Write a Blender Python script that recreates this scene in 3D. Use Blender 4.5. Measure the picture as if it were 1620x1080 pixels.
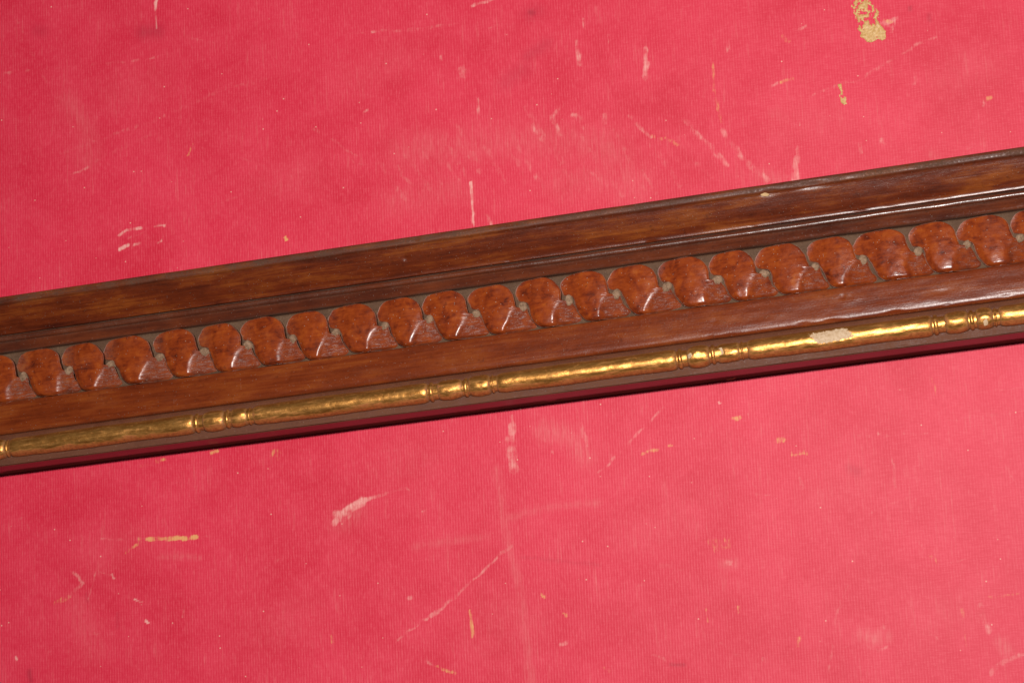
import bpy, bmesh, math, random
import numpy as np

scene = bpy.context.scene
for o in list(bpy.data.objects):
    bpy.data.objects.remove(o)
MM = 0.001                                   # everything below is written in millimetres

# ------------------------------------------------------------------ camera
cam_data = bpy.data.cameras.new('camera')
cam_data.lens = 78.0
cam_data.sensor_width = 36.0
cam_data.clip_start = 0.02
cam_data.clip_end = 20.0
camera = bpy.data.objects.new('camera', cam_data)
camera.location = (93.065*MM, -79.727*MM, 482.77*MM)
camera.rotation_euler = (math.radians(9.2944), math.radians(12.1349), math.radians(-5.7463))
scene.collection.objects.link(camera)
scene.camera = camera

# ------------------------------------------------------------------ dim room + flash above the lens
world = bpy.data.worlds.new('World')
scene.world = world
world.use_nodes = True
bgn = world.node_tree.nodes['Background']
bgn.inputs['Color'].default_value = (1.0, 0.93, 0.85, 1)
bgn.inputs['Strength'].default_value = 0.045

fl = bpy.data.lights.new('camera_flash', 'AREA')
fl.shape = 'RECTANGLE'
fl.size = 16*MM
fl.size_y = 8*MM
fl.energy = 3.08
fl.color = (1.0, 0.965, 0.92)
flash = bpy.data.objects.new('camera_flash', fl)
flash.location = (105.66*MM, 13.2*MM, 497.8*MM)
from mathutils import Vector
flash.rotation_euler = (Vector((8*MM, -2*MM, 0)) - flash.location).to_track_quat('-Z', 'Y').to_euler()
scene.collection.objects.link(flash)

scene.view_settings.view_transform = 'Standard'
scene.view_settings.look = 'None'
scene.view_settings.exposure = 0.0
scene.view_settings.gamma = 1.0
scene.view_settings.use_curve_mapping = False
scene.cycles.max_bounces = 8

# ------------------------------------------------------------------ helpers
rng = np.random.default_rng(7)
random.seed(7)


def sstep(a, b, x):
    t = np.clip((x - a)/(b - a), 0, 1)
    return t*t*(3 - 2*t)


def noise1(x, seed, wl):
    """smooth 1-d value noise, -1..1"""
    r = np.random.default_rng(seed).uniform(-1, 1, 4096)
    t = np.asarray(x)/wl + 2000
    i = np.floor(t).astype(int)
    f = t - i
    f = f*f*(3 - 2*f)
    return r[i % 4096]*(1 - f) + r[(i + 1) % 4096]*f


def noise2(x, y, seed, wl):
    r = np.random.default_rng(seed).uniform(-1, 1, (256, 256))
    tx = np.asarray(x)/wl + 1000
    ty = np.asarray(y)/wl + 1000
    i = np.floor(tx).astype(int)
    j = np.floor(ty).astype(int)
    fx = tx - i
    fy = ty - j
    fx = fx*fx*(3 - 2*fx)
    fy = fy*fy*(3 - 2*fy)
    a = r[i % 256, j % 256]*(1 - fx) + r[(i + 1) % 256, j % 256]*fx
    b = r[i % 256, (j + 1) % 256]*(1 - fx) + r[(i + 1) % 256, (j + 1) % 256]*fx
    return a*(1 - fy) + b*fy


def grid_faces(nr, nc, wrap=False):
    i, j = np.meshgrid(np.arange(nr - 1), np.arange(nc - 1), indexing='ij')
    a = (i*nc + j).ravel()
    return np.stack([a, a + 1, a + nc + 1, a + nc], 1)


def make(name, verts, faces, mat, parent=None, attrs=None, loc=(0, 0, 0), smooth=True, kind=None):
    """link one mesh object; verts in mm relative to loc (mm)"""
    me = bpy.data.meshes.new(name)
    verts = np.asarray(verts, float)*MM
    if isinstance(faces, np.ndarray):
        faces = faces.tolist()
    me.from_pydata(verts.tolist(), [], faces)
    for k, v in (attrs or {}).items():
        at = me.attributes.new(k, 'FLOAT', 'POINT')
        at.data.foreach_set('value', np.asarray(v, np.float32))
    me.materials.append(mat)
    if smooth:
        me.polygons.foreach_set('use_smooth', np.ones(len(me.polygons), bool))
    me.update()
    o = bpy.data.objects.new(name, me)
    o.location = Vector(loc)*MM
    scene.collection.objects.link(o)
    if parent is not None:
        o.parent = parent
    if kind:
        o['kind'] = kind
    return o


class NT:
    """small node-tree writer"""
    def __init__(self, name):
        self.mat = bpy.data.materials.new(name)
        self.mat.use_nodes = True
        self.t = self.mat.node_tree
        self.bsdf = self.t.nodes['Principled BSDF']
        g = self.t.nodes.new('ShaderNodeNewGeometry')
        v = self.n('ShaderNodeVectorMath', operation='SCALE')
        self.l(g.outputs['Position'], v.inputs[0])
        v.inputs['Scale'].default_value = 1000.0
        self.mm = v.outputs[0]

    def n(self, typ, **kw):
        x = self.t.nodes.new(typ)
        for k, v in kw.items():
            setattr(x, k, v)
        return x

    def l(self, a, b):
        self.t.links.new(a, b)

    def put(self, sock, v):
        if hasattr(v, 'is_output'):
            self.l(v, sock)
        elif isinstance(v, (tuple, list)) and len(v) == 3 and sock.type == 'RGBA':
            sock.default_value = (*v, 1)
        else:
            sock.default_value = v

    def attr(self, name):
        a = self.n('ShaderNodeAttribute')
        a.attribute_name = name
        return a.outputs['Fac']

    def math(self, op, a, b=0.0, c=None, clamp=False):
        m = self.n('ShaderNodeMath', operation=op, use_clamp=clamp)
        self.put(m.inputs[0], a)
        self.put(m.inputs[1], b)
        if c is not None:
            self.put(m.inputs[2], c)
        return m.outputs[0]

    def scaled(self, s, rot=0.0):
        m = self.n('ShaderNodeMapping')
        m.inputs['Scale'].default_value = s
        m.inputs['Rotation'].default_value = (0, 0, rot)
        self.l(self.mm, m.inputs['Vector'])
        return m.outputs[0]

    def rotated(self, rot, s):
        m = self.n('ShaderNodeMapping')
        m.inputs['Rotation'].default_value = (0, 0, rot)
        self.l(self.mm, m.inputs['Vector'])
        k = self.n('ShaderNodeMapping')
        k.inputs['Scale'].default_value = s
        self.l(m.outputs[0], k.inputs['Vector'])
        return k.outputs[0]

    def noise(self, vec, scale=1.0, detail=4.0, rough=0.55, dist=0.0):
        x = self.n('ShaderNodeTexNoise')
        self.l(vec, x.inputs['Vector'])
        x.inputs['Scale'].default_value = scale
        x.inputs['Detail'].default_value = detail
        x.inputs['Roughness'].default_value = rough
        x.inputs['Distortion'].default_value = dist
        return x.outputs['Fac']

    def ramp(self, fac, *stops):
        r = self.n('ShaderNodeValToRGB')
        self.put(r.inputs['Fac'], fac)
        e = r.color_ramp.elements
        while len(e) < len(stops):
            e.new(0.5)
        for el, (p, c) in zip(e, stops):
            el.position = p
            el.color = (*c, 1) if isinstance(c, (tuple, list)) else (c, c, c, 1)
        return r.outputs['Color']

    def range(self, v, a, b, c=0.0, d=1.0):
        m = self.n('ShaderNodeMapRange')
        m.clamp = True
        self.put(m.inputs['Value'], v)
        for k, q in zip(('From Min', 'From Max', 'To Min', 'To Max'), (a, b, c, d)):
            m.inputs[k].default_value = q
        return m.outputs['Result']

    def mix(self, f, a, b, blend='MIX'):
        m = self.n('ShaderNodeMix', data_type='RGBA', blend_type=blend)
        self.put(m.inputs['Factor'], f)
        self.put(m.inputs['A'] if False else m.inputs[6], a)
        self.put(m.inputs[7], b)
        return m.outputs[2]

    def mixf(self, f, a, b):
        m = self.n('ShaderNodeMix', data_type='FLOAT')
        self.put(m.inputs[0], f)
        self.put(m.inputs[2], a)
        self.put(m.inputs[3], b)
        return m.outputs[0]

    def bump(self, h, dist, strength=1.0, normal=None):
        b = self.n('ShaderNodeBump')
        b.inputs['Strength'].default_value = strength
        b.inputs['Distance'].default_value = dist*MM
        self.put(b.inputs['Height'], h)
        if normal is not None:
            self.l(normal, b.inputs['Normal'])
        return b.outputs[0]

    def specks(self, scale, size, keep):
        """sparse little dots (dust, lint): 1 inside a dot"""
        v = self.n('ShaderNodeTexVoronoi', feature='F1')
        self.l(self.mm, v.inputs['Vector'])
        v.inputs['Scale'].default_value = scale
        s = self.n('ShaderNodeSeparateColor')
        self.l(v.outputs['Color'], s.inputs[0])
        near = self.range(v.outputs['Distance'], size*0.5, size, 1, 0)
        sel = self.range(s.outputs[0], keep, keep - 0.02, 0, 1)
        return self.math('MULTIPLY', near, sel)

    def out(self, **kw):
        for k, v in kw.items():
            self.put(self.bsdf.inputs[k.replace('_', ' ')], v)
        return self.mat


# ------------------------------------------------------------------ materials
def mat_cloth():
    t = NT('red_bookcloth')
    ROT = math.radians(3.0)
    warp = t.rotated(ROT, (1.2, 0.20, 1.0))
    weft = t.rotated(ROT, (0.16, 1.2, 1.0))
    rib = t.n('ShaderNodeTexWave', wave_type='BANDS', bands_direction='X', wave_profile='SIN')
    t.l(t.rotated(ROT, (1, 1, 1)), rib.inputs['Vector'])
    rib.inputs['Scale'].default_value = 0.5
    rib.inputs['Distortion'].default_value = 0.9
    rib.inputs['Detail'].default_value = 2
    rib.inputs['Detail Scale'].default_value = 0.6
    n_w = t.noise(warp, 3.1, 3, 0.7)
    n_f = t.noise(weft, 2.9, 3, 0.7)
    n_g = t.noise(t.mm, 3.0, 3, 0.7)
    big = t.noise(t.mm, 0.028, 4, 0.55, 0.4)
    mid = t.noise(t.mm, 0.11, 5, 0.6)
    sepx = t.n('ShaderNodeSeparateXYZ')
    t.l(t.mm, sepx.inputs[0])
    right = t.range(t.math('ADD', sepx.outputs[0], t.math('MULTIPLY', t.math('SUBTRACT', big, 0.5), 120)), 10, 90)
    thread = t.mixf(t.math('ADD', t.math('MULTIPLY', right, 0.5), 0.5), n_w, t.math('ADD', t.math('MULTIPLY', n_w, 0.45), t.math('MULTIPLY', n_f, 0.55)))
    base = t.ramp(big, (0.32, (0.57, 0.010, 0.038)), (0.68, (0.66, 0.023, 0.062)))
    base = t.mix(t.range(mid, 0.38, 0.72, 0, 0.6), base, (0.70, 0.044, 0.086))
    # raised threads rubbed a little paler, gaps keep the full dye
    thr = t.math('ADD', t.math('MULTIPLY', rib.outputs['Fac'], 0.13), t.math('MULTIPLY', thread, 1.1))
    base = t.mix(t.range(thr, 0.60, 0.84, 0, 0.5), base, (0.75, 0.105, 0.140))
    base = t.mix(t.range(thr, 0.58, 0.42, 0, 0.5), base, (0.54, 0.012, 0.036))
    # fine rubbed warp streaks where the cloth is worn
    rub = t.math('MULTIPLY', t.range(t.noise(t.rotated(ROT, (1.6, 0.10, 1)), 1.0, 3, 0.7), 0.56, 0.76), t.range(mid, 0.40, 0.66))
    base = t.mix(t.math('MULTIPLY', rub, 0.28), base, (0.74, 0.28, 0.25))
    haze = t.math('MULTIPLY', t.attr('haze'), t.range(t.noise(t.rotated(ROT, (1.5, 0.16, 1.0)), 1.0, 4, 0.7), 0.38, 0.66, 0.15, 1.3))
    base = t.mix(t.math('MULTIPLY', haze, 0.25, clamp=True), base, (0.74, 0.27, 0.25))
    grain = t.range(t.math('ADD', t.math('MULTIPLY', n_w, 0.65), t.math('MULTIPLY', n_g, 0.45)), 0.40, 0.68)
    hair = t.noise(t.rotated(ROT, (2.2, 0.35, 1.0)), 1.0, 4, 0.7)
    patchy = t.noise(t.mm, 0.55, 4, 0.65)
    brk = t.math('ADD', t.math('MULTIPLY', t.math('SUBTRACT', hair, 0.5), 1.7), t.math('MULTIPLY', t.math('SUBTRACT', patchy, 0.5), 1.1))
    pa = t.attr('pale')
    pale = t.math('MULTIPLY', t.range(t.math('ADD', t.math('MINIMUM', pa, 0.72), brk), 0.14, 0.95), t.range(pa, 0.02, 0.45), clamp=True)
    pale = t.math('MULTIPLY', pale, t.range(pa, 0.2, 1.1, 0.42, 1.0))
    base = t.mix(t.math('MULTIPLY', pale, 0.9, clamp=True), base, (0.84, 0.46, 0.40))
    oa = t.attr('ochre')
    och = t.math('MULTIPLY', t.range(t.math('ADD', oa, brk), 0.2, 0.85), t.range(oa, 0.02, 0.4), clamp=True)
    base = t.mix(t.math('MULTIPLY', och, 0.8, clamp=True), base, (0.72, 0.38, 0.13))
    base = t.mix(t.math('MULTIPLY', t.attr('dark'), t.math('ADD', t.math('MULTIPLY', grain, 0.2), 0.32), clamp=True), base, (0.30, 0.010, 0.028))
    dots = t.specks(0.55, 0.12, 0.09)
    base = t.mix(t.math('MULTIPLY', dots, 0.55), base, (0.85, 0.55, 0.42))
    h = t.math('ADD', t.math('MULTIPLY', rib.outputs['Fac'], 0.5), t.math('ADD', thread, t.math('MULTIPLY', n_g, 0.5)))
    h = t.math('SUBTRACT', h, t.math('MULTIPLY', pale, 0.7))
    nb = t.bump(h, 0.045, 0.55)
    t.out(Base_Color=base, Roughness=0.55, Normal=nb)
    t.bsdf.inputs['Specular IOR Level'].default_value = 0.32
    return t.mat


def mat_wood(name, dark, mid, light, rough=0.34, dustcol=(0.15, 0.108, 0.078), seed=0.0, grain_amt=1.0, spec=0.42):
    t = NT(name)
    off = t.n('ShaderNodeVectorMath', operation='ADD')
    t.l(t.mm, off.inputs[0])
    off.inputs[1].default_value = (seed, seed*1.7, seed*0.3)
    t.mm = off.outputs[0]
    grain = t.noise(t.scaled((0.05, 1.1, 1.1)), 1.0, 6, 0.65, 0.6)
    pores = t.noise(t.scaled((0.22, 5.0, 5.0)), 1.0, 3, 0.6)
    cloud = t.noise(t.scaled((0.07, 0.22, 0.22)), 1.0, 6, 0.65)
    c = t.ramp(t.math('ADD', t.math('MULTIPLY', grain, 0.4), t.math('MULTIPLY', cloud, 0.6)), (0.34, dark), (0.50, mid), (0.66, light))
    c = t.mix(t.range(pores, 0.58, 0.72, 0, 0.45*grain_amt), c, tuple(0.45*v for v in dark))
    fine = t.noise(t.mm, 2.2, 4, 0.7)
    scr = t.noise(t.scaled((0.35, 3.2, 3.2), 0.35), 1.0, 4, 0.75)
    c = t.mix(t.range(scr, 0.60, 0.72, 0, 0.5), c, tuple(0.5*v for v in dark))
    grime = t.noise(t.mm, 0.8, 5, 0.75)
    c = t.mix(t.range(grime, 0.56, 0.72, 0, 0.5), c, tuple(0.6*v for v in dark))
    speck = t.specks(0.9, 0.075, 0.16)
    speck2 = t.specks(3.2, 0.20, 0.12)
    film = t.range(t.noise(t.scaled((0.12, 0.5, 0.5)), 1.0, 5, 0.65), 0.52, 0.80, 0.0, 0.06)
    dust = t.math('MULTIPLY', t.attr('dust'), t.range(fine, 0.30, 0.60, 0.25, 1.0))
    dust = t.math('MAXIMUM', t.math('MAXIMUM', dust, film), t.math('MULTIPLY', t.math('MAXIMUM', speck, speck2), 0.75), clamp=True)
    c = t.mix(dust, c, dustcol)
    c = t.mix(t.math('MULTIPLY', t.math('MAXIMUM', speck, speck2), 0.6), c, (0.40, 0.32, 0.26))
    r = t.math('ADD', t.mixf(dust, rough, 0.75), t.math('MULTIPLY', t.math('SUBTRACT', fine, 0.5), 0.22))
    b1 = t.bump(t.math('ADD', t.math('MULTIPLY', grain, 1.0), t.math('MULTIPLY', pores, 0.35)), 0.10, 0.30)
    b2 = t.bump(t.math('ADD', fine, t.math('MULTIPLY', dust, 0.6)), 0.05, 0.45, b1)
    t.out(Base_Color=c, Roughness=r, Normal=b2, Specular_IOR_Level=t.mixf(dust, spec, 0.12))
    return t.mat


def mat_leaf():
    t = NT('carved_leaf_varnish')
    blot = t.noise(t.mm, 0.42, 4, 0.6, 0.5)
    blot2 = t.noise(t.mm, 0.95, 3, 0.6)
    blot = t.math('ADD', t.math('MULTIPLY', blot, 0.65), t.math('MULTIPLY', t.noise(t.scaled((0.12, 1.6, 1.6), 0.25), 1.0, 5, 0.65), 0.35))
    c = t.ramp(blot, (0.34, (0.080, 0.012, 0.005)), (0.44, (0.185, 0.026, 0.005)), (0.56, (0.265, 0.044, 0.007)), (0.70, (0.34, 0.074, 0.010)))
    c = t.mix(t.range(t.noise(t.mm, 0.62, 3, 0.55, 0.3), 0.60, 0.72, 0, 0.6), c, (0.085, 0.011, 0.006))
    cut = t.attr('cut')
    strie = t.noise(t.scaled((0.5, 3.0, 2.0), 0.12), 1.0, 4, 0.65)
    fine = t.noise(t.mm, 3.0, 4, 0.7)
    c = t.mix(t.math('MULTIPLY', cut, t.range(strie, 0.35, 0.65, 0.10, 0.75)), c, (0.140, 0.027, 0.009))
    speck = t.math('MAXIMUM', t.specks(1.0, 0.13, 0.20), t.specks(2.4, 0.24, 0.10))
    film = t.range(t.noise(t.mm, 0.3, 4, 0.6), 0.50, 0.80, 0.0, 0.08)
    d = t.math('MULTIPLY', t.attr('dust'), t.math('MULTIPLY', t.range(fine, 0.36, 0.60, 0.2, 1.1), t.mixf(cut, 1.0, t.range(strie, 0.40, 0.60, 0.35, 1.3))))
    d = t.math('MAXIMUM', t.math('MAXIMUM', d, film), t.math('MULTIPLY', speck, 0.7), clamp=True)
    c = t.mix(d, c, (0.17, 0.115, 0.09))
    c = t.mix(t.math('MULTIPLY', speck, 0.6), c, (0.42, 0.33, 0.26))
    r = t.math('ADD', t.mixf(d, t.mixf(cut, 0.26, 0.34), 0.75), t.math('MULTIPLY', t.math('SUBTRACT', fine, 0.5), 0.25))
    b0 = t.bump(blot2, 0.12, 0.35)
    b1 = t.bump(t.math('MULTIPLY', t.math('ADD', t.math('MULTIPLY', strie, 1.3), t.math('MULTIPLY', fine, 0.28)), t.math('ADD', t.math('MULTIPLY', cut, 0.9), 0.10)), 0.16, 0.6, b0)
    t.out(Base_Color=c, Roughness=r, Normal=b1)
    t.put(t.bsdf.inputs['Specular IOR Level'], t.mixf(cut, 0.38, t.range(t.math('ADD', strie, t.math('MULTIPLY', t.math('SUBTRACT', fine, 0.5), 0.5)), 0.50, 0.72, 0.03, 0.42)))
    t.put(t.bsdf.inputs['Coat Weight'], t.mixf(cut, 0.08, 0.0))
    t.bsdf.inputs['Coat Roughness'].default_value = 0.22
    return t.mat


def mat_gilt():
    t = NT('worn_gilding')
    n1 = t.noise(t.scaled((0.22, 1.3, 1.3)), 1.0, 6, 0.7)
    n2 = t.noise(t.mm, 1.6, 4, 0.7)
    n3 = t.noise(t.mm, 4.0, 3, 0.7)
    worn = t.attr('bole')
    w = t.range(t.math('ADD', worn, t.math('MULTIPLY', t.math('SUBTRACT', n1, 0.5), 2.1)), 0.42, 0.76)
    w2 = t.range(n2, 0.58, 0.70, 0, 0.6)
    w = t.math('MAXIMUM', w, w2)
    gold = t.ramp(n1, (0.3, (0.48, 0.185, 0.035)), (0.7, (0.74, 0.365, 0.10)))
    bole = t.ramp(n2, (0.35, (0.22, 0.042, 0.012)), (0.65, (0.42, 0.12, 0.034)))
    c = t.mix(t.math('MULTIPLY', w, 0.85), gold, bole)
    dirt = t.range(t.noise(t.scaled((0.9, 2.0, 2.0)), 1.0, 5, 0.75), 0.57, 0.70, 0, 0.6)
    c = t.mix(dirt, c, (0.10, 0.048, 0.018))
    m = t.mixf(t.math('MAXIMUM', w, dirt), 0.85, 0.2)
    loss = t.range(t.math('ADD', t.attr('loss'), t.math('MULTIPLY', t.math('SUBTRACT', n2, 0.5), 0.38)), 0.46, 0.52)
    gesso = t.ramp(n2, (0.35, (0.44, 0.28, 0.15)), (0.6, (0.60, 0.43, 0.28)))
    c = t.mix(loss, c, gesso)
    m = t.mixf(loss, m, 0.0)
    dust = t.math('MULTIPLY', t.attr('dust'), t.range(n3, 0.35, 0.6, 0.3, 1.0))
    dust = t.math('MAXIMUM', dust, t.math('MULTIPLY', t.specks(1.5, 0.17, 0.08), 0.6), clamp=True)
    c = t.mix(dust, c, (0.15, 0.09, 0.05))
    m = t.mixf(dust, m, 0.0)
    r = t.math('ADD', t.mixf(w, 0.34, 0.5), t.math('MULTIPLY', t.math('SUBTRACT', n1, 0.5), 0.3))
    r = t.mixf(t.math('MAXIMUM', dust, loss), r, 0.7)
    b = t.bump(t.math('ADD', n1, t.math('ADD', t.math('MULTIPLY', n2, 0.7), t.math('MULTIPLY', loss, -0.6))), 0.16, 0.35)
    b = t.bump(n3, 0.03, 0.22, b)
    t.out(Base_Color=c, Metallic=m, Roughness=r, Normal=b)
    return t.mat


def mat_dust():
    t = NT('packed_dust')
    n = t.noise(t.mm, 1.4, 5, 0.7)
    c = t.ramp(n, (0.35, (0.15, 0.085, 0.050)), (0.65, (0.33, 0.205, 0.130)))
    t.out(Base_Color=c, Roughness=0.85, Normal=t.bump(t.noise(t.mm, 3.0, 4, 0.7), 0.12, 0.8))
    t.bsdf.inputs['Specular IOR Level'].default_value = 0.25
    return t.mat


def mat_smear():
    t = NT('dried_gold_paint')
    n = t.noise(t.mm, 2.0, 4, 0.7)
    c = t.ramp(n, (0.3, (0.46, 0.24, 0.07)), (0.7, (0.68, 0.42, 0.16)))
    t.out(Base_Color=c, Roughness=0.5, Metallic=0.0, Normal=t.bump(n, 0.08, 0.6))
    return t.mat


def mat_plain(name, a, b, rough):
    t = NT(name)
    n = t.noise(t.mm, 2.0, 4, 0.65)
    t.out(Base_Color=t.ramp(n, (0.3, a), (0.7, b)), Roughness=rough, Normal=t.bump(n, 0.06, 0.6))
    return t.mat


CLOTH = mat_cloth()
WOOD_OGEE = mat_wood('ogee_varnished_wood', (0.045, 0.006, 0.002), (0.115, 0.018, 0.004), (0.24, 0.058, 0.008), 0.27, seed=3, spec=0.34, dustcol=(0.085, 0.042, 0.026))
WOOD_RIDGE = mat_wood('ridge_dark_wood', (0.045, 0.009, 0.005), (0.10, 0.020, 0.007), (0.16, 0.034, 0.010), 0.19, seed=31, dustcol=(0.12, 0.080, 0.058), spec=0.6)
WOOD_BAND = mat_wood('band_polished_wood', (0.088, 0.012, 0.003), (0.160, 0.026, 0.005), (0.235, 0.052, 0.009), 0.27, seed=57, grain_amt=0.35, spec=0.26)
WOOD_LEDGE = mat_wood('ledge_brown_wood', (0.060, 0.016, 0.009), (0.105, 0.030, 0.015), (0.145, 0.050, 0.026), 0.5, seed=83, spec=0.3, dustcol=(0.135, 0.052, 0.028))
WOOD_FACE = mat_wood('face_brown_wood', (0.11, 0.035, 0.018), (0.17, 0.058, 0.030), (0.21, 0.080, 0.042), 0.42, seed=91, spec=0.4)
WOOD_PANEL = mat_wood('panel_dusty_wood', (0.035, 0.014, 0.008), (0.07, 0.030, 0.016), (0.11, 0.048, 0.027), 0.75, seed=101, spec=0.2, dustcol=(0.135, 0.078, 0.047))
LEAF = mat_leaf()
GILT = mat_gilt()
DUST = mat_dust()
SMEAR = mat_smear()
RAW = mat_plain('raw_chipped_wood', (0.42, 0.24, 0.10), (0.60, 0.40, 0.20), 0.7)

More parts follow.
